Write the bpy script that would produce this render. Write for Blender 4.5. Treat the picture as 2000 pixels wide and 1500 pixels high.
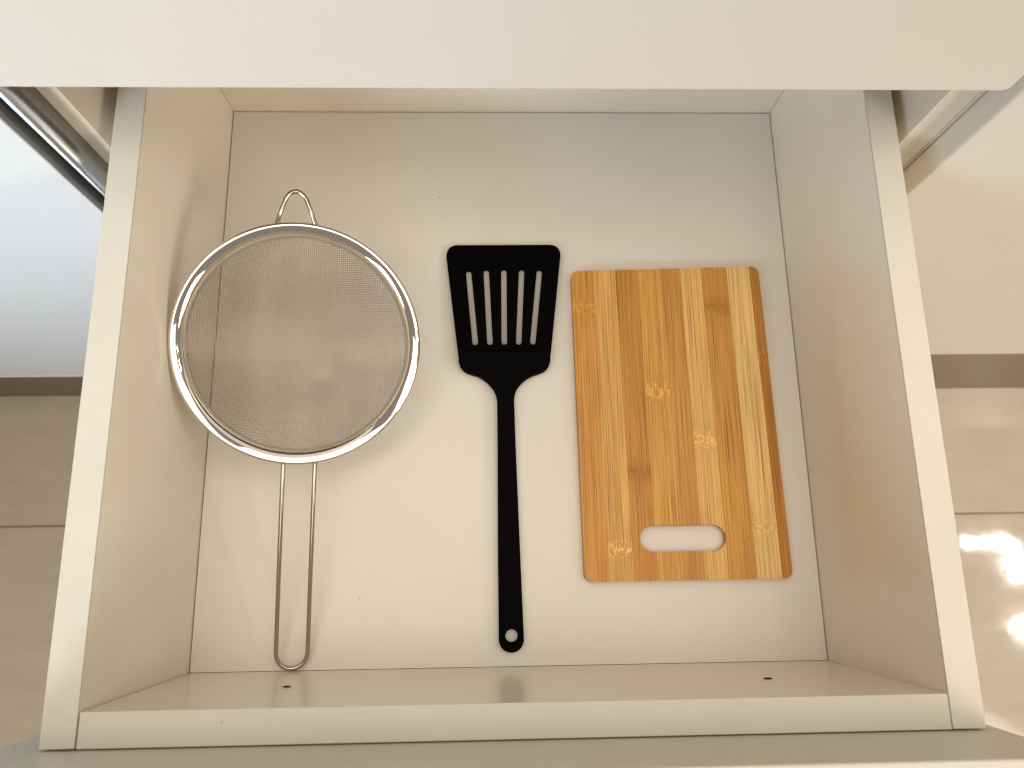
import bpy, bmesh, math, random
from mathutils import Vector, Matrix
random.seed(7)
S = bpy.context.scene
COL = S.collection
for o in list(bpy.data.objects):
    bpy.data.objects.remove(o)

# ------------------------------------------------------------------ camera
cd = bpy.data.cameras.new('camera')
cam = bpy.data.objects.new('camera', cd); COL.objects.link(cam)
cam.location = (-0.01496, 0.06704, 0.54854)
cam.rotation_euler = (0.23565, -0.02828, -0.01528)
cd.sensor_fit = 'HORIZONTAL'; cd.sensor_width = 36.0
cd.lens = 1481.2 / 2000 * 36
cd.clip_start = 0.01; cd.clip_end = 100
cd.dof.use_dof = True; cd.dof.focus_distance = 0.50; cd.dof.aperture_fstop = 10.0
S.camera = cam

# ------------------------------------------------------------------ world + lamps
w = bpy.data.worlds.new('World'); S.world = w; w.use_nodes = True
bg = w.node_tree.nodes['Background']
bg.inputs[0].default_value = (1.0, 0.93, 0.83, 1); bg.inputs[1].default_value = 0.27

def area(name, loc, target, sx, sy, power, col, spread=180, shape='RECTANGLE'):
    l = bpy.data.lights.new(name, 'AREA'); l.shape = shape; l.size = sx; l.size_y = sy
    l.energy = power; l.color = col; l.spread = math.radians(spread)
    o = bpy.data.objects.new(name, l); COL.objects.link(o); o.location = loc
    o.rotation_euler = (Vector(target) - Vector(loc)).to_track_quat('-Z', 'Y').to_euler()
    return o
WARM = (1.0, 0.91, 0.795); COOL = (0.80, 0.90, 1.0)
area('ceiling_panel', (0.0, -0.05, 1.95), (0, -0.05, 0), 1.4, 2.5, 24.5, WARM)
area('ceiling_lamp', (0.90, 0.05, 1.50), (0, 0.15, 0), 0.85, 0.85, 4.2, WARM)
area('ceiling_lamp_far', (-0.80, 0.0, 1.50), (0, 0.15, 0), 0.50, 0.50, 2.6, WARM)
area('window_light', (-1.05, -0.75, 0.62), (-0.42, 0.30, 0.24), 0.6, 0.8, 4.1, (.74, .86, 1.0), 60)
area('right_fill_light', (1.50, -0.80, 0.70), (0.60, 0.20, -0.20), 0.8, 0.8, 6.4, (1, .9, .76), 80)  # added fill from the right front, brightens the right door and floor
area('tube_lamp', (2.41, 0.14, 1.75), (2.41, 0.14, 0), 0.26, 0.03, 3, (1, .95, .88))
area('square_lamp', (2.52, 0.04, 1.75), (2.52, 0.04, 0), 0.07, 0.17, 3, (1, .95, .88))
area('round_lamp', (2.56, -0.265, 1.75), (2.56, -0.265, 0), 0.18, 0.11, 5, (1, .95, .88), shape='ELLIPSE')

vs = S.view_settings
vs.view_transform = 'Standard'; vs.look = 'None'; vs.exposure = 0.0; vs.gamma = 1.0; vs.use_curve_mapping = False
S.render.engine = 'CYCLES'
S.render.resolution_x = 1024; S.render.resolution_y = 768
S.cycles.filter_width = 1.25
S.cycles.max_bounces = 10; S.cycles.diffuse_bounces = 6; S.cycles.glossy_bounces = 6

# ------------------------------------------------------------------ materials
def newmat(name):
    m = bpy.data.materials.new(name); m.use_nodes = True
    nt = m.node_tree; b = nt.nodes['Principled BSDF']
    return m, nt, b
def N(nt, t, **kw):
    n = nt.nodes.new(t)
    for k, v in kw.items(): setattr(n, k, v)
    return n
def L(nt, a, b): nt.links.new(a, b)
def mathn(nt, op, a, b=None, c=None, clamp=False):
    n = N(nt, 'ShaderNodeMath', operation=op, use_clamp=clamp)
    for i, v in enumerate((a, b, c)):
        if v is None: continue
        if isinstance(v, (int, float)): n.inputs[i].default_value = v
        else: L(nt, v, n.inputs[i])
    return n.outputs[0]
def mixc(nt, f, a, b):
    n = N(nt, 'ShaderNodeMix', data_type='RGBA')
    for sock, v in ((n.inputs['Factor'], f), (n.inputs[6], a), (n.inputs[7], b)):
        if isinstance(v, (int, float)): sock.default_value = v
        elif isinstance(v, tuple): sock.default_value = (*v, 1)
        else: L(nt, v, sock)
    return n.outputs[2]
def noise(nt, vec, scale, detail=4, rough=.55):
    n = N(nt, 'ShaderNodeTexNoise'); n.inputs['Scale'].default_value = scale
    n.inputs['Detail'].default_value = detail; n.inputs['Roughness'].default_value = rough
    if vec is not None: L(nt, vec, n.inputs['Vector'])
    return n.outputs[0]
def mapped(nt, scale=(1, 1, 1), loc=(0, 0, 0)):
    tc = N(nt, 'ShaderNodeTexCoord'); mp = N(nt, 'ShaderNodeMapping')
    mp.inputs['Scale'].default_value = scale; mp.inputs['Location'].default_value = loc
    L(nt, tc.outputs['Object'], mp.inputs['Vector']); return mp.outputs[0]
def ramp(nt, v, stops):
    r = N(nt, 'ShaderNodeValToRGB'); e = r.color_ramp.elements
    e[0].position, e[1].position = stops[0][0], stops[1][0]
    e[0].color = (*stops[0][1], 1); e[1].color = (*stops[1][1], 1)
    for p, c in stops[2:]:
        x = e.new(p); x.color = (*c, 1)
    L(nt, v, r.inputs[0]); return r.outputs[0]

def melamine(name, col, rough=.36, specks=.0, bump=.05, stain=.06, spec=.5, rvar=.10):
    """satin coated board: faint blotches, fine pebbled coat, a few specks of dirt"""
    m, nt, b = newmat(name)
    v = mapped(nt)
    big = noise(nt, v, 14, 5, .6)
    f = mathn(nt, 'MULTIPLY_ADD', big, 1.6, -.55, clamp=True)
    dark = tuple(c * (1 - stain) * k for c, k in zip(col, (1, .985, .95)))
    c = mixc(nt, f, dark, col)
    if specks:
        vo = N(nt, 'ShaderNodeTexVoronoi'); vo.inputs['Scale'].default_value = 95
        L(nt, v, vo.inputs['Vector'])
        d = mathn(nt, 'LESS_THAN', vo.outputs['Distance'], .09)
        sep = N(nt, 'ShaderNodeSeparateColor'); L(nt, vo.outputs['Color'], sep.inputs[0])
        pick = mathn(nt, 'GREATER_THAN', sep.outputs[0], 1 - specks)
        k = mathn(nt, 'MULTIPLY', mathn(nt, 'MULTIPLY', d, pick), .3)
        c = mixc(nt, k, c, (.22, .17, .11))
    L(nt, c, b.inputs['Base Color'])
    rr = mathn(nt, 'MULTIPLY_ADD', noise(nt, v, 40, 4), rvar, rough - rvar / 2)
    L(nt, rr, b.inputs['Roughness'])
    b.inputs['Specular IOR Level'].default_value = spec
    bp = N(nt, 'ShaderNodeBump'); bp.inputs['Strength'].default_value = bump; bp.inputs['Distance'].default_value = .0004
    L(nt, noise(nt, v, 900, 3, .6), bp.inputs['Height']); L(nt, bp.outputs[0], b.inputs['Normal'])
    return m
def plain(name, col, rough, metal=0., spec=.5):
    m, nt, b = newmat(name)
    v = mapped(nt)
    n = noise(nt, v, 60, 4)
    L(nt, mixc(nt, n, tuple(c * .88 for c in col), tuple(min(1, c * 1.08) for c in col)), b.inputs['Base Color'])
    L(nt, mathn(nt, 'MULTIPLY_ADD', noise(nt, v, 220, 3), rough * .5, rough * .75), b.inputs['Roughness'])
    b.inputs['Metallic'].default_value = metal; b.inputs['Specular IOR Level'].default_value = spec
    return m

CREAM = (.77, .71, .615)
M_box = melamine('cream_melamine', CREAM, .25, .02, spec=.6, rvar=.05)
M_base = melamine('cream_bottom_board', (.735, .70, .63), .40, .03, stain=.05)
M_band = melamine('cream_edge_band', (.61, .575, .50), .42, .08, stain=.08)
M_glue = plain('brown_glue_line', (.20, .15, .09), .7)
M_front = melamine('white_pebbled_board', (.60, .565, .505), .36, 0, bump=.35, stain=.02, rvar=.03)
M_carc = melamine('carcass_board', (.70, .63, .52), .45, .03)
M_white = melamine('cool_white_lacquer', (.62, .63, .635), .42, .0, bump=.02, stain=.01, rvar=.01)
M_dark = plain('dark_recess', (.02, .016, .012), .8)
M_gasket = plain('black_rubber_gasket', (.045, .042, .038), .45)
M_trim = plain('grey_steel_trim', (.34, .34, .34), .34, 1.0)
M_plinth = melamine('taupe_plinth_board', (.19, .135, .078), .4, .02)
M_black = plain('black_nylon', (.0012, .0011, .0011), .6, 0, .03)

def steel(name, col, rough, bumps=0.):
    m, nt, b = newmat(name)
    v = mapped(nt)
    b.inputs['Metallic'].default_value = 1
    b.inputs['Base Color'].default_value = (*col, 1)
    L(nt, mathn(nt, 'MULTIPLY_ADD', noise(nt, v, 130, 5, .7), rough, rough * .5), b.inputs['Roughness'])
    if bumps:
        bp = N(nt, 'ShaderNodeBump'); bp.inputs['Strength'].default_value = bumps; bp.inputs['Distance'].default_value = .001
        L(nt, noise(nt, v, 26, 2, .5), bp.inputs['Height']); L(nt, bp.outputs[0], b.inputs['Normal'])
    return m
M_rim = steel('polished_steel', (.80, .755, .68), .05, .16)
M_wire = steel('steel_wire', (.46, .41, .345), .20)
M_mesh = steel('mesh_wire', (.58, .51, .42), .35)

def tile_mat():
    m, nt, b = newmat('glossy_beige_tile')
    v = mapped(nt)
    n1 = noise(nt, v, 5, 6, .6); n2 = noise(nt, mapped(nt, (3, 9, 1)), 3.5, 5, .55)
    c = mixc(nt, n1, (.54, .47, .37), (.68, .60, .49))
    c = mixc(nt, mathn(nt, 'MULTIPLY_ADD', n2, 1.2, -.35, clamp=True), (.50, .425, .325), c)
    L(nt, c, b.inputs['Base Color'])
    L(nt, mathn(nt, 'MULTIPLY_ADD', n2, .10, .015), b.inputs['Roughness'])
    bp = N(nt, 'ShaderNodeBump'); bp.inputs['Strength'].default_value = .06; bp.inputs['Distance'].default_value = .002
    L(nt, noise(nt, v, 22, 3), bp.inputs['Height']); L(nt, bp.outputs[0], b.inputs['Normal'])
    return m
M_tile = tile_mat()
M_grout = plain('brown_grout', (.30, .22, .14), .9)

def srgb(r, g, b):
    f = lambda x: ((x / 255 + .055) / 1.055) ** 2.4 if x > 10 else x / 255 / 12.92
    return (f(r), f(g), f(b))
def bamboo(name, rgb, seed, ny, node_tone):
    """bamboo strip: long fibres, slow tone drift, one fringed node mark at ny (board metres)"""
    m, nt, b = newmat(name)
    col = tuple(c * k for c, k in zip(srgb(*rgb), (1.0, .97, .88)))
    dk = tuple(c * k for c, k in zip(col, (.66, .56, .42)))
    lt = tuple(min(1, c * k) for c, k in zip(col, (1.22, 1.26, 1.36)))
    fib = noise(nt, mapped(nt, (1, .010, 1), (seed * 3.1, seed, 0)), 1500, 3, .6)
    fib2 = noise(nt, mapped(nt, (1, .018, 1), (seed * 1.7, seed * .3, 0)), 420, 4, .6)
    slow = noise(nt, mapped(nt, (1, .10, 1), (seed * .9, seed, 0)), 60, 3, .5)
    f = mathn(nt, 'ADD', mathn(nt, 'MULTIPLY', fib, .62), mathn(nt, 'MULTIPLY', fib2, .26))
    f = mathn(nt, 'ADD', f, mathn(nt, 'MULTIPLY', slow, .26))
    c = ramp(nt, f, [(.41, dk), (.68, lt), (.54, col)])
    # thin dark pores
    por = noise(nt, mapped(nt, (1, .006, 1), (seed, seed * 2.3, 0)), 2100, 2, .5)
    pk = mathn(nt, 'MULTIPLY', mathn(nt, 'MULTIPLY_ADD', por, -9, 3.9, clamp=True), .8)
    c = mixc(nt, pk, c, tuple(k * .62 for k in dk))
    # node mark
    tc = N(nt, 'ShaderNodeTexCoord'); sx = N(nt, 'ShaderNodeSeparateXYZ'); L(nt, tc.outputs['Object'], sx.inputs[0])
    jag = noise(nt, mapped(nt, (1, .05, 1), (seed, 0, 0)), 700, 3, .7)
    jag2 = noise(nt, mapped(nt, (1, .55, 1), (seed, 0, 0)), 620, 3, .65)
    d = mathn(nt, 'SUBTRACT', sx.outputs[1], ny)
    d = mathn(nt, 'ADD', d, mathn(nt, 'MULTIPLY', mathn(nt, 'SUBTRACT', jag, .5), .020))
    ad = mathn(nt, 'ABSOLUTE', d)
    core = mathn(nt, 'SUBTRACT', 1, mathn(nt, 'MULTIPLY', ad, 120), clamp=True)
    flame = mathn(nt, 'MULTIPLY', core, mathn(nt, 'MULTIPLY_ADD', jag2, 8, -3.5, clamp=True))
    halo = mathn(nt, 'SUBTRACT', 1, mathn(nt, 'MULTIPLY', ad, 45), clamp=True)
    up = mathn(nt, 'MULTIPLY', halo, mathn(nt, 'GREATER_THAN', d, 0))
    c = mixc(nt, mathn(nt, 'MULTIPLY', halo, .22), c, dk)
    tone = tuple(min(1, k) for k in (lt if node_tone > 0 else dk))
    if node_tone > 0: tone = tuple(min(1, k * 1.25) for k in lt)
    c = mixc(nt, mathn(nt, 'MULTIPLY', core, .25), c, dk)
    c = mixc(nt, mathn(nt, 'MULTIPLY', flame, abs(node_tone)), c, tone)
    L(nt, c, b.inputs['Base Color'])
    L(nt, mathn(nt, 'MULTIPLY_ADD', fib2, .2, .42), b.inputs['Roughness'])
    b.inputs['Specular IOR Level'].default_value = .35
    bp = N(nt, 'ShaderNodeBump'); bp.inputs['Strength'].default_value = .12; bp.inputs['Distance'].default_value = .0003
    L(nt, fib, bp.inputs['Height']); L(nt, bp.outputs[0], b.inputs['Normal'])
    return m

# ------------------------------------------------------------------ builders
def thing(name, loc, label, cat, group=None):
    o = bpy.data.objects.new(name, None); COL.objects.link(o); o.location = loc
    o.empty_display_size = .02
    o['label'] = label; o['category'] = cat
    if group: o['group'] = group
    return o
def add(name, bm, mat, parent=None, smooth=False):
    me = bpy.data.meshes.new(name)
    bmesh.ops.recalc_face_normals(bm, faces=bm.faces)
    bm.to_mesh(me); bm.free()
    me.materials.append(mat)
    if smooth:
        for p in me.polygons: p.use_smooth = True
    o = bpy.data.objects.new(name, me); COL.objects.link(o)
    if parent is not None:
        o.parent = parent
        # mesh data is written in world metres; cancel the chain of parent offsets
        off = Vector((0, 0, 0)); q = parent
        while q is not None:
            off += q.location; q = q.parent
        o.location = -off
    return o
def box(name, x0, x1, y0, y1, z0, z1, mat, parent=None, bev=.0005):
    bm = bmesh.new()
    bmesh.ops.create_cube(bm, size=1)
    for v in bm.verts:
        v.co = Vector((x0 if v.co.x < 0 else x1, y0 if v.co.y < 0 else y1, z0 if v.co.z < 0 else z1))
    if bev:
        bmesh.ops.bevel(bm, geom=list(bm.edges), offset=bev, segments=2, profile=.5, affect='EDGES')
    return add(name, bm, mat, parent)
def tube(bm, pts, r, n=10, closed=False):
    pts = [Vector(p) for p in pts]
    rings = []; prev = None
    for i, p in enumerate(pts):
        a = pts[i - 1] if i else pts[0]; c = pts[i + 1] if i < len(pts) - 1 else pts[-1]
        t = (c - a).normalized()
        if prev is None:
            u = t.cross(Vector((0, 0, 1)))
            if u.length < 1e-4: u = t.cross(Vector((1, 0, 0)))
            u.normalize()
        else:
            u = (prev - t * prev.dot(t)).normalized()
        prev = u; v = t.cross(u)
        rings.append([bm.verts.new(p + (u * math.cos(2 * math.pi * k / n) + v * math.sin(2 * math.pi * k / n)) * r) for k in range(n)])
    for A, B in zip(rings, rings[1:]):
        for k in range(n):
            bm.faces.new((A[k], A[(k + 1) % n], B[(k + 1) % n], B[k]))
    bm.faces.new(rings[0][::-1]); bm.faces.new(rings[-1])
def catmull(P, n=8):
    P = [Vector(p) for p in P]; P = [P[0] * 2 - P[1]] + P + [P[-1] * 2 - P[-2]]
    out = []
    for i in range(1, len(P) - 2):
        a, b, c, d = P[i - 1:i + 3]
        for k in range(n):
            t = k / n
            out.append(.5 * ((2 * b) + (c - a) * t + (2 * a - 5 * b + 4 * c - d) * t * t + (3 * b - a - 3 * c + d) * t ** 3))
    out.append(P[-2]); return out

# ------------------------------------------------------------------ setting: tiled floor
FZ = -0.70
fl = box('floor', -2.4, 2.4, -1.7, 1.4, FZ - .03, FZ - .002, M_grout, None, 0)
fl['kind'] = 'structure'; fl['label'] = 'glossy beige tiled kitchen floor far below the open drawer'
tile_mesh = None
for i in range(-3, 3):
    for j in range(-2, 2):
        x0, y0 = i * .6 + .0015, .14 + (j - 0) * .6 + .0015
        if tile_mesh is None:
            bm = bmesh.new(); bmesh.ops.create_cube(bm, size=1)
            for v in bm.verts: v.co = Vector(((.5 + v.co.x) * .597, (.5 + v.co.y) * .597, v.co.z * .008 - .004))
            bmesh.ops.bevel(bm, geom=list(bm.edges), offset=.0008, segments=1, affect='EDGES')
            t = add('tile', bm, M_tile, fl); tile_mesh = t.data
        else:
            t = bpy.data.objects.new('tile', tile_mesh); COL.objects.link(t); t.parent = fl
        t.location = (x0, y0, FZ)

# ------------------------------------------------------------------ cabinet carcass
YC, YF = .321, .303
cab = thing('cabinet_carcass', (0, .56, -.31), 'cream cabinet frame that the open drawer slides out of', 'cabinet')
box('side_panel', -.2620, -.2460, YC, .86, -.31, .43, M_carc, cab)
box('side_panel', .2442, .2622, YC, .86, -.31, .43, M_carc, cab)
box('back_panel', -.2459, .2441, .84, .858, -.31, .43, M_carc, cab)
box('bottom_panel', -.2459, .2441, YC, .839, -.309, -.291, M_carc, cab)
box('top_panel', -.2459, .2441, YC, .839, .412, .43, M_carc, cab)
pl = thing('plinth_board', (0, .36, FZ), 'taupe recessed plinth board below the cabinet panels', 'plinth')
box('board', -1.2, 1.2, .352, .370, FZ, -.32, M_plinth, pl)

# closed drawer above
up = thing('closed_drawer', (0, .4, .208), 'closed white drawer front across the top, above the open drawer', 'drawer')
def rounded_panel(name, x0, x1, z0, z1, y0, y1, r, mat, parent, bev=.0012):
    bm = bmesh.new(); P = []
    for cx, cz, a0 in ((x1 - r, z0 + r, -90), (x1 - r, z1 - r, 0), (x0 + r, z1 - r, 90), (x0 + r, z0 + r, 180)):
        for k in range(7):
            a = math.radians(a0 + 15 * k); P.append((cx + r * math.cos(a), cz + r * math.sin(a)))
    f = bm.faces.new([bm.verts.new((x, y0, z)) for x, z in P])
    ex = bmesh.ops.extrude_face_region(bm, geom=[f])
    bmesh.ops.translate(bm, verts=[g for g in ex['geom'] if isinstance(g, bmesh.types.BMVert)], vec=(0, y1 - y0, 0))
    ed = [e for e in bm.edges if abs(e.verts[0].co.y - e.verts[1].co.y) < 1e-6]
    bmesh.ops.bevel(bm, geom=ed, offset=bev, segments=3, profile=.5, affect='EDGES')
    return add(name, bm, mat, parent)
rounded_panel('front_panel', -.2600, .2562, .2079, .408, YF, YC - .0005, .004, M_front, up)
box('side_panel', -.235, -.219, YC, .76, .235, .37, M_box, up)
box('side_panel', .219, .235, YC, .76, .235, .37, M_box, up)
box('back_panel', -.2185, .2185, .744, .76, .235, .37, M_box, up)
box('bottom_panel', -.2185, .2185, YC, .743, .245, .253, M_box, up)

# right hand neighbour
rd = thing('neighbour_cupboard', (.53, YF, -.304), 'cream white cabinet door right of the open drawer', 'cupboard')
rounded_panel('door_panel', .2642, .80, -.304, .43, YF, YC - .0004, .002, M_front, rd, .0015)
box('side_panel', .2636, .2816, YC + .0006, .86, -.304, .43, M_carc, rd)

# left hand neighbour
ld = thing('appliance_door', (-.53, YF, -.375), 'cool white door panel with dark steel edge trim, left of drawer', 'door panel')
rounded_panel('door_panel', -.85, -.2745, -.3715, .205, YF, .325, .001, M_white, ld, .0008)
box('bottom_lip', -.85, -.2745, YF - .0006, .325, -.376, -.3725, M_white, ld, .0006)
bm = bmesh.new()
P = []
for k in range(19):
    a = math.radians(10 - 10 * k - 5)
    P.append((-.2615 + .0047 * math.cos(a), .3095 + .0058 * math.sin(a)))
P += [(-.2661, .3205), (-.2569, .3205)]
A = [bm.verts.new((x, y, -.376)) for x, y in P]; B = [bm.verts.new((x, y, .205)) for x, y in P]
for k in range(len(P)):
    j = (k + 1) % len(P); bm.faces.new((A[k], A[j], B[j], B[k]))
bm.faces.new(A[::-1]); bm.faces.new(B)
tr = add('steel_trim', bm, M_trim, ld, True)
gk = box('gasket', -.2705, -.2663, .3090, .3205, -.376, .205, M_gasket, ld, .0008)
box('gasket_lip', -.2743, -.2707, .3036, .3205, -.376, .205, plain('dark_grey_lip', (.085, .08, .072), .5), ld, .0012)

# ------------------------------------------------------------------ the open drawer
HW, T, D, H = .2185, .01683, .42641, .14175
dr = thing('open_drawer', (0, .2, -.03), 'cream drawer box pulled open, holding strainer, spatula and board', 'drawer')
bt = box('bottom_panel', -HW + .0006, HW - .0006, .0002, D - .0008, -.008, 0, M_base, dr, .0002)
box('gap_shade_sheet', -HW + .0001, HW - .0001, .0001, D - .0001, -.012, -.0085, M_dark, dr, 0)  # near-black sheet stands in for the shade in the gap around the bottom
def walled(name, x0, x1, y0, y1, z1, side):
    p = box(name, x0, x1, y0, y1, -.03, z1 - .0013, M_box, dr, .0001)
    box('glue_line', x0 + .00015, x1 - .00015, y0 + .0002, y1 - .0002, z1 - .00125, z1 - .0008, M_glue, p, 0)
    box('edge_band', x0 - .0001, x1 + .0001, y0 - .0001, y1 + .0001, z1 - .0008, z1, M_band, p, .0003)
    return p
walled('side_panel', -HW - T, -HW, -.0165, D + .016, H, -1)
walled('side_panel', HW, HW + T, -.0165, D + .016, H, 1)
bf = walled('inner_front_panel', -HW + .0009, HW - .0003, -.0168, 0, H - .0006, 0)
walled('back_panel', -HW + .0003, HW - .0003, D, D + .0155, H - .0006, 0)
# outer front, standing higher than the box
rounded_panel('outer_front_panel', -.2605, .2450, -.125, .198, -.0360, -.0176, .003, M_front, dr, .0012)
# screw heads countersunk in the inner face of the front wall
def disc(name, x, y, z, r, mat, parent, ny=1):
    bm = bmesh.new()
    rng = [(r, .0001), (r * .82, .0006), (r * .7, .0002), (0.0002, .0001)]
    rings = [[bm.verts.new((x + q * math.cos(2 * math.pi * k / 16), y + h * ny, z + q * math.sin(2 * math.pi * k / 16))) for k in range(16)] for q, h in rng]
    for A, B in zip(rings, rings[1:]):
        for k in range(16): bm.faces.new((A[k], A[(k + 1) % 16], B[(k + 1) % 16], B[k]))
    bm.faces.new(rings[-1])
    return add(name, bm, mat, parent)
disc('screw', -.1344, 0, .072, .0024, M_dark, bf)
disc('screw', .1480, 0, .0786, .0025, M_dark, bf)

# ------------------------------------------------------------------ bamboo cutting board
TH = .0075
Q = [Vector((.0508, .0552)), Vector((.1968, .0556)), Vector((.1931, .2882)), Vector((.0487, .2848))]  # BL BR TR TL
BW, BH = .1452, .2312
def quad(x, y):
    u, v = x / BW, y / BH
    p = Q[0] * (1 - u) * (1 - v) + Q[1] * u * (1 - v) + Q[2] * u * v + Q[3] * (1 - u) * v
    return p
bd = thing('cutting_board', (.122, .17, 0), 'striped bamboo cutting board with oval grip slot, at the drawer\'s right', 'cutting board')
CR = .0055
def outer(x):
    d = min(x, BW - x)
    e = CR - math.sqrt(max(0, CR * CR - (CR - d) ** 2)) if d < CR else 0
    return e, BH - e
SC, SY, SR, SL = (.0705, .0287), .0, .0090, .0214
def slot(x):
    d = abs(x - SC[0]) - SL
    if d >= SR: return None
    h = SR if d <= 0 else math.sqrt(SR * SR - d * d)
    return SC[1] - h, SC[1] + h
cuts = [0, .118, .234, .352, .475, .578, .690, .828, .949, 1.0]
strip_info = [((196, 140, 66), .200, .7), ((209, 160, 90), .0215, 1.), ((188, 132, 58), .0755, -.9), ((203, 151, 74), .1350, 1.),
              ((191, 138, 66), -1, .5), ((214, 169, 100), .0995, 1.), ((193, 140, 64), .2005, -.7), ((222, 184, 120), .0350, .6), ((176, 120, 50), .1625, .8)]
for i in range(9):
    x0, x1 = cuts[i] * BW, cuts[i + 1] * BW
    g = .00002
    xs = {x0 + g, x1 - g}
    def near(a, b, n):
        for k in range(n + 1):
            x = a + (b - a) * k / n
            if x0 + g < x < x1 - g: xs.add(x)
    for k in range(9):
        a = math.radians(90 * k / 8); near(CR * (1 - math.cos(a)), CR * (1 - math.cos(a)), 1); near(BW - CR * (1 - math.cos(a)), BW - CR * (1 - math.cos(a)), 1)
    for k in range(13):
        a = math.radians(90 * k / 12)
        for s in (-1, 1):
            x = SC[0] + s * (SL + SR * math.sin(a)); near(x, x, 1)
    near(x0, x1, 3)
    xs = sorted(xs)
    bm = bmesh.new(); cache = {}
    def vert(x, y):
        k = (round(x, 6), round(y, 6))
        if k not in cache:
            p = quad(x, y); cache[k] = bm.verts.new((p.x, p.y, TH)); 
        return cache[k]
    for a, b in zip(xs, xs[1:]):
        oa, ob = outer(a), outer(b); sa, sb = slot(a), slot(b)
        if sa is None and sb is None:
            cols = [((a, oa[0]), (b, ob[0]), (b, ob[1]), (a, oa[1]))]
        else:
            sa = sa or (SC[1], SC[1]); sb = sb or (SC[1], SC[1])
            cols = [((a, oa[0]), (b, ob[0]), (b, sb[0]), (a, sa[0])), ((a, sa[1]), (b, sb[1]), (b, ob[1]), (a, oa[1]))]
        for c in cols:
            vv = []
            for p in c:
                v = vert(*p)
                if v not in vv: vv.append(v)
            if len(vv) > 2: bm.faces.new(vv)
    faces = list(bm.faces)
    ex = bmesh.ops.extrude_face_region(bm, geom=faces)
    bmesh.ops.translate(bm, verts=[q for q in ex['geom'] if isinstance(q, bmesh.types.BMVert)], vec=(0, 0, -TH + .0004))
    col, ny, tone = strip_info[i]
    # material works in board metres: strip origin at the board's lower left corner
    m = bamboo('bamboo_tone', col, i * 1.37 + .4, .0552 + ny, tone)
    add('bamboo_strip', bm, m, bd)

# ------------------------------------------------------------------ black slotted spatula
sp = thing('slotted_spatula', (-.002, .16, 0), 'black nylon slotted spatula lying in the middle of the drawer', 'spatula')
YT, YB, YE = .3083, 0.2174, .0096
ZT, ZB, ZE = .0032, .0082, .0062
zb_ = lambda y: ZT + (YT - y) / (YT - YB) * (ZB - ZT)
zh_ = lambda y: ZE + (y - YE) / (YB - YE) * (ZB - ZE)
def plate(name, loops, zf, th, mat, parent, bev):
    bm = bmesh.new(); allE = []
    for P in loops:
        V = [bm.verts.new((x, y, zf(y))) for x, y in P]
        for a, b in zip(V, V[1:] + V[:1]): allE.append(bm.edges.new((a, b)))
    bmesh.ops.triangle_fill(bm, use_beauty=True, use_dissolve=False, edges=allE)
    bmesh.ops.recalc_face_normals(bm, faces=bm.faces)
    if sum(f.normal.z for f in bm.faces) < 0: bmesh.ops.reverse_faces(bm, faces=bm.faces)
    rim_top = [e for e in bm.edges if len(e.link_faces) == 1]
    ex = bmesh.ops.extrude_face_region(bm, geom=list(bm.faces))
    nv = [q for q in ex['geom'] if isinstance(q, bmesh.types.BMVert)]
    bmesh.ops.translate(bm, verts=nv, vec=(0, 0, -th))
    top = [e for e in bm.edges if len(e.link_faces) == 2 and e.calc_face_angle(0) > .6 and all(abs(v.co.z - zf(v.co.y)) < 1e-5 for v in e.verts)]
    bmesh.ops.bevel(bm, geom=top, offset=bev, segments=3, profile=.5, affect='EDGES', clamp_overlap=True)
    return add(name, bm, mat, parent)
blade = [(-0.0376, 0.2227), (-0.0464, 0.2974), (-0.0463, 0.3004), (-0.0458, 0.3030), (-0.0448, 0.3053), (-0.0432, 0.3070), (-0.0412, 0.3080), (-0.0388, 0.3085),
         (0.0338, 0.3086), (0.0364, 0.3081), (0.0386, 0.3070), (0.0401, 0.3053), (0.0410, 0.3032), (0.0415, 0.3008), (0.0414, 0.2989), (0.0319, 0.2227)]
slots = [((-0.0296, 0.2870), (-0.0243, 0.2268)), ((-0.0160, 0.2878), (-0.0135, 0.2268)), ((-0.0024, 0.2880), (-0.0029, 0.2269)), ((0.0113, 0.2879), (0.0078, 0.2269)), ((0.0250, 0.2876), (0.0182, 0.2269))]
loops = [blade]
for a, b in slots:
    a, b = Vector(a), Vector(b); t = (a - b).normalized(); n = Vector((-t.y, t.x)); r = .00205
    a = a - t * r; b = b + t * r
    lp = []
    for k in range(9): th = math.pi * k / 8; lp.append(a + n * (r * math.cos(th)) + t * (r * math.sin(th)))
    for k in range(9): th = math.pi * k / 8; lp.append(b - n * (r * math.cos(th)) - t * (r * math.sin(th)))
    loops.append([(p.x, p.y) for p in lp])
plate('blade', loops, zb_, .0026, M_black, sp, .0005)
hl = [(-0.0370, 0.2174), (-0.0368, 0.2141), (-0.0358, 0.2108), (-0.0339, 0.2079), (-0.0311, 0.2059), (-0.0270, 0.2044), (-0.0228, 0.2031), (-0.0191, 0.2010), (-0.0157, 0.1982), (-0.0131, 0.1952), (-0.0112, 0.1927), (-0.0098, 0.1896),
      (-0.0090, 0.1867), (-0.0087, 0.1836), (-0.0087, 0.1548), (-0.0093, 0.0689), (-0.0093, 0.0185)]
hr = [(0.0311, 0.2174), (0.0310, 0.2141), (0.0301, 0.2110), (0.0284, 0.2082), (0.0258, 0.2062), (0.0219, 0.2046), (0.0174, 0.2032), (0.0136, 0.2011), (0.0099, 0.1982), (0.0074, 0.1954), (0.0057, 0.1929), (0.0046, 0.1901),
      (0.0039, 0.1872), (0.0037, 0.1841), (0.0042, 0.1547), (0.0064, 0.0687), (0.0078, 0.0185)]
arc = [(-.00075 + .00855 * math.cos(math.radians(a)), .0181 + .00855 * math.sin(math.radians(a))) for a in range(-170, -9, 16)]
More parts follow.
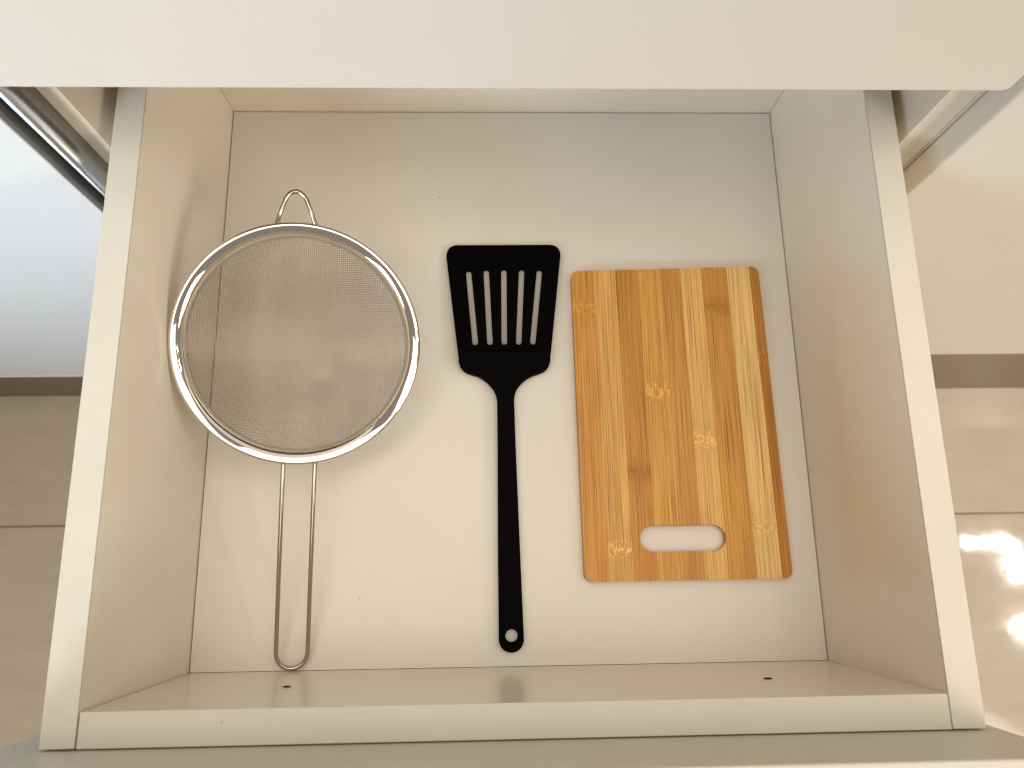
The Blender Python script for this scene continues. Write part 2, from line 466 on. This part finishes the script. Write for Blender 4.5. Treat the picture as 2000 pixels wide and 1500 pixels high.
hole = [(-.0006 + .0043 * math.cos(2 * math.pi * k / 24), .0206 + .0043 * math.sin(2 * math.pi * k / 24)) for k in range(24)]
plate('handle', [hl + arc + hr[::-1], hole], zh_, .0050, M_black, sp, .0016)
# sloping shoulder between blade and handle: catches a line of light
bm = bmesh.new()
sec = [(0.2232, zb_(0.2232) + .0002), (0.2204, zb_(0.2204) + .0016), (0.2175, ZB + .0002), (0.2142, zh_(0.2142) - .0004)]
rows = []
for y, z in sec:
    xl = -0.0376 + (0.2232 - y) * .11; xr = 0.0319 - (0.2232 - y) * .14
    rows.append([bm.verts.new((xl, y, z)), bm.verts.new((xr, y, z)), bm.verts.new((xr, y, z - .0036)), bm.verts.new((xl, y, z - .0036))])
for A, B in zip(rows, rows[1:]):
    for k in range(4): bm.faces.new((A[k], A[(k + 1) % 4], B[(k + 1) % 4], B[k]))
bm.faces.new(rows[0][::-1]); bm.faces.new(rows[-1])
add('shoulder', bm, M_black, sp)

# ------------------------------------------------------------------ wire mesh strainer
st = thing('mesh_strainer', (-.139, .2, 0), 'round steel mesh strainer with wire handle, leaning on left drawer wall', 'strainer')
C0 = Vector((-.1392, .2099, .0680)); RN = Vector((.1908, -.2924, .9371)); E1 = Vector((.9799, 0, -.1995)); E2 = Vector((.0583, .9563, .2865))
W3 = lambda x, y, z=0: C0 + E1 * x + E2 * y + RN * z
R = .0798
prof = [(R - .0012, -.0042), (R - .0003, -.0034), (R, -.0022), (R - .0003, -.0010), (R - .0011, -.0003), (R - .0021, 0), (R - .0031, -.0004), (R - .0046, -.0010),
        (R - .0062, -.0018), (R - .0077, -.0029), (R - .0089, -.0044), (R - .0096, -.0068), (R - .0100, -.0104),
        (R - .0095, -.0106), (R - .0086, -.0078), (R - .0070, -.0052), (R - .0040, -.0032)]
bm = bmesh.new(); n = 160; rings = []
for r, z in prof:
    rings.append([bm.verts.new(W3(r * math.cos(2 * math.pi * k / n), r * math.sin(2 * math.pi * k / n), z)) for k in range(n)])
for A, B in zip(rings, rings[1:] + rings[:1]):
    for k in range(n): bm.faces.new((A[k], A[(k + 1) % n], B[(k + 1) % n], B[k]))
add('rim', bm, M_rim, st, True)
# mesh bowl
RA = R - .0100; ZR = -.0085
def depth(r):
    t = min(1, r / RA)
    return ZR - DP * (1 - t ** 2.3) ** .72
# find the depth at which the bowl just stands on the drawer bottom
DP = .05
for _ in range(40):
    lo = min(W3(r * math.cos(a), r * math.sin(a), depth(r)).z for r in [RA * k / 40 for k in range(41)] for a in [k * math.pi / 24 for k in range(48)])
    DP += (lo - .0004) * .9
pitch, wr = .00131, .00020
verts, faces = [], []
def wire(pts, r):
    base = len(verts); m = len(pts)
    for i, p in enumerate(pts):
        t = (pts[min(i + 1, m - 1)] - pts[max(i - 1, 0)]).normalized()
        u = t.cross(RN).normalized(); v = t.cross(u)
        for k in range(3):
            a = 2 * math.pi * k / 3 + .5
            verts.append(p + u * (r * math.cos(a)) + v * (r * math.sin(a)))
    for i in range(m - 1):
        for k in range(3):
            a = base + i * 3 + k; b = base + i * 3 + (k + 1) % 3
            faces.append((a, b, b + 3, a + 3))
nw = int(RA / pitch)
cr, sr = math.cos(.015), math.sin(.015)
for ax in (0, 1):
    for i in range(-nw, nw + 1):
        c = i * pitch + .00010 * math.sin(i * 12.9) + .00035 * math.sin(i * .31 + ax)
        half = math.sqrt(max(0, RA * RA - c * c))
        if half < .002: continue
        js = [j for j in range(-nw - 1, nw + 2) if abs(j * pitch) < half]
        ss = [-half] + [j * pitch for j in js] + [half]
        pts = []
        for s_i, s in enumerate(ss):
            x, y = (c, s) if ax == 0 else (s, c)
            r = math.hypot(x, y)
            up_ = 0 if s_i in (0, len(ss) - 1) else (1 if (i + js[s_i - 1] + ax) % 2 else -1) * wr * .8
            xr, yr = x * cr - y * sr, x * sr + y * cr
            pts.append(W3(xr, yr, depth(r) + up_))
        wire(pts, wr)
me = bpy.data.meshes.new('wire_mesh'); me.from_pydata([tuple(v) for v in verts], [], faces); me.update()
me.materials.append(M_mesh)
for p in me.polygons: p.use_smooth = True
mo = bpy.data.objects.new('wire_mesh', me); COL.objects.link(mo); mo.parent = st; mo.location = -st.location
mo['kind'] = 'stuff'; mo['label'] = 'fine woven steel wire mesh bowl'
# long wire handle
pts = [W3(-.0068, -.0715, -.0048), W3(-.0068, -.0775, -.0030), W3(-.0068, -.084, -.0006), W3(-.0070, -.1108), W3(-.0071, -.1555), W3(-.0071, -.2030)]
cx, rr = .00315, .01025
pts += [W3(cx + rr * math.cos(math.radians(a)), -.2062 + rr * 1.08 * math.sin(math.radians(a)), .0) for a in range(180, 361, 15)]
pts += [W3(.0134, -.2030), W3(.0133, -.1559), W3(.0133, -.1108), W3(.0134, -.084, -.0006), W3(.0134, -.0775, -.0030), W3(.0134, -.0715, -.0048)]
lift = max(0, .0017 - min(p.z for p in pts))
L0 = len(pts)
pts = [p + Vector((0, 0, lift)) * min(1, max(0, (.150 - p.y) / .14)) for p in pts]
bm = bmesh.new(); tube(bm, pts, .00152, 12)
add('wire_handle', bm, M_wire, st, True)
# hanging loop at the back
loop = catmull([W3(-.0180, .0720, -.0042), W3(-.0164, .0775, -.0024), W3(-.0140, .0846), W3(-.0111, .0930), W3(-.0087, .0969), W3(-.0048, .0988), W3(-.0010, .0974), W3(.0020, .0938), W3(.0049, .0868), W3(.0084, .0780, -.0024), W3(.0098, .0725, -.0042)], 6)
bm = bmesh.new(); tube(bm, loop, .0015, 12)
add('hanging_loop', bm, M_wire, st, True)
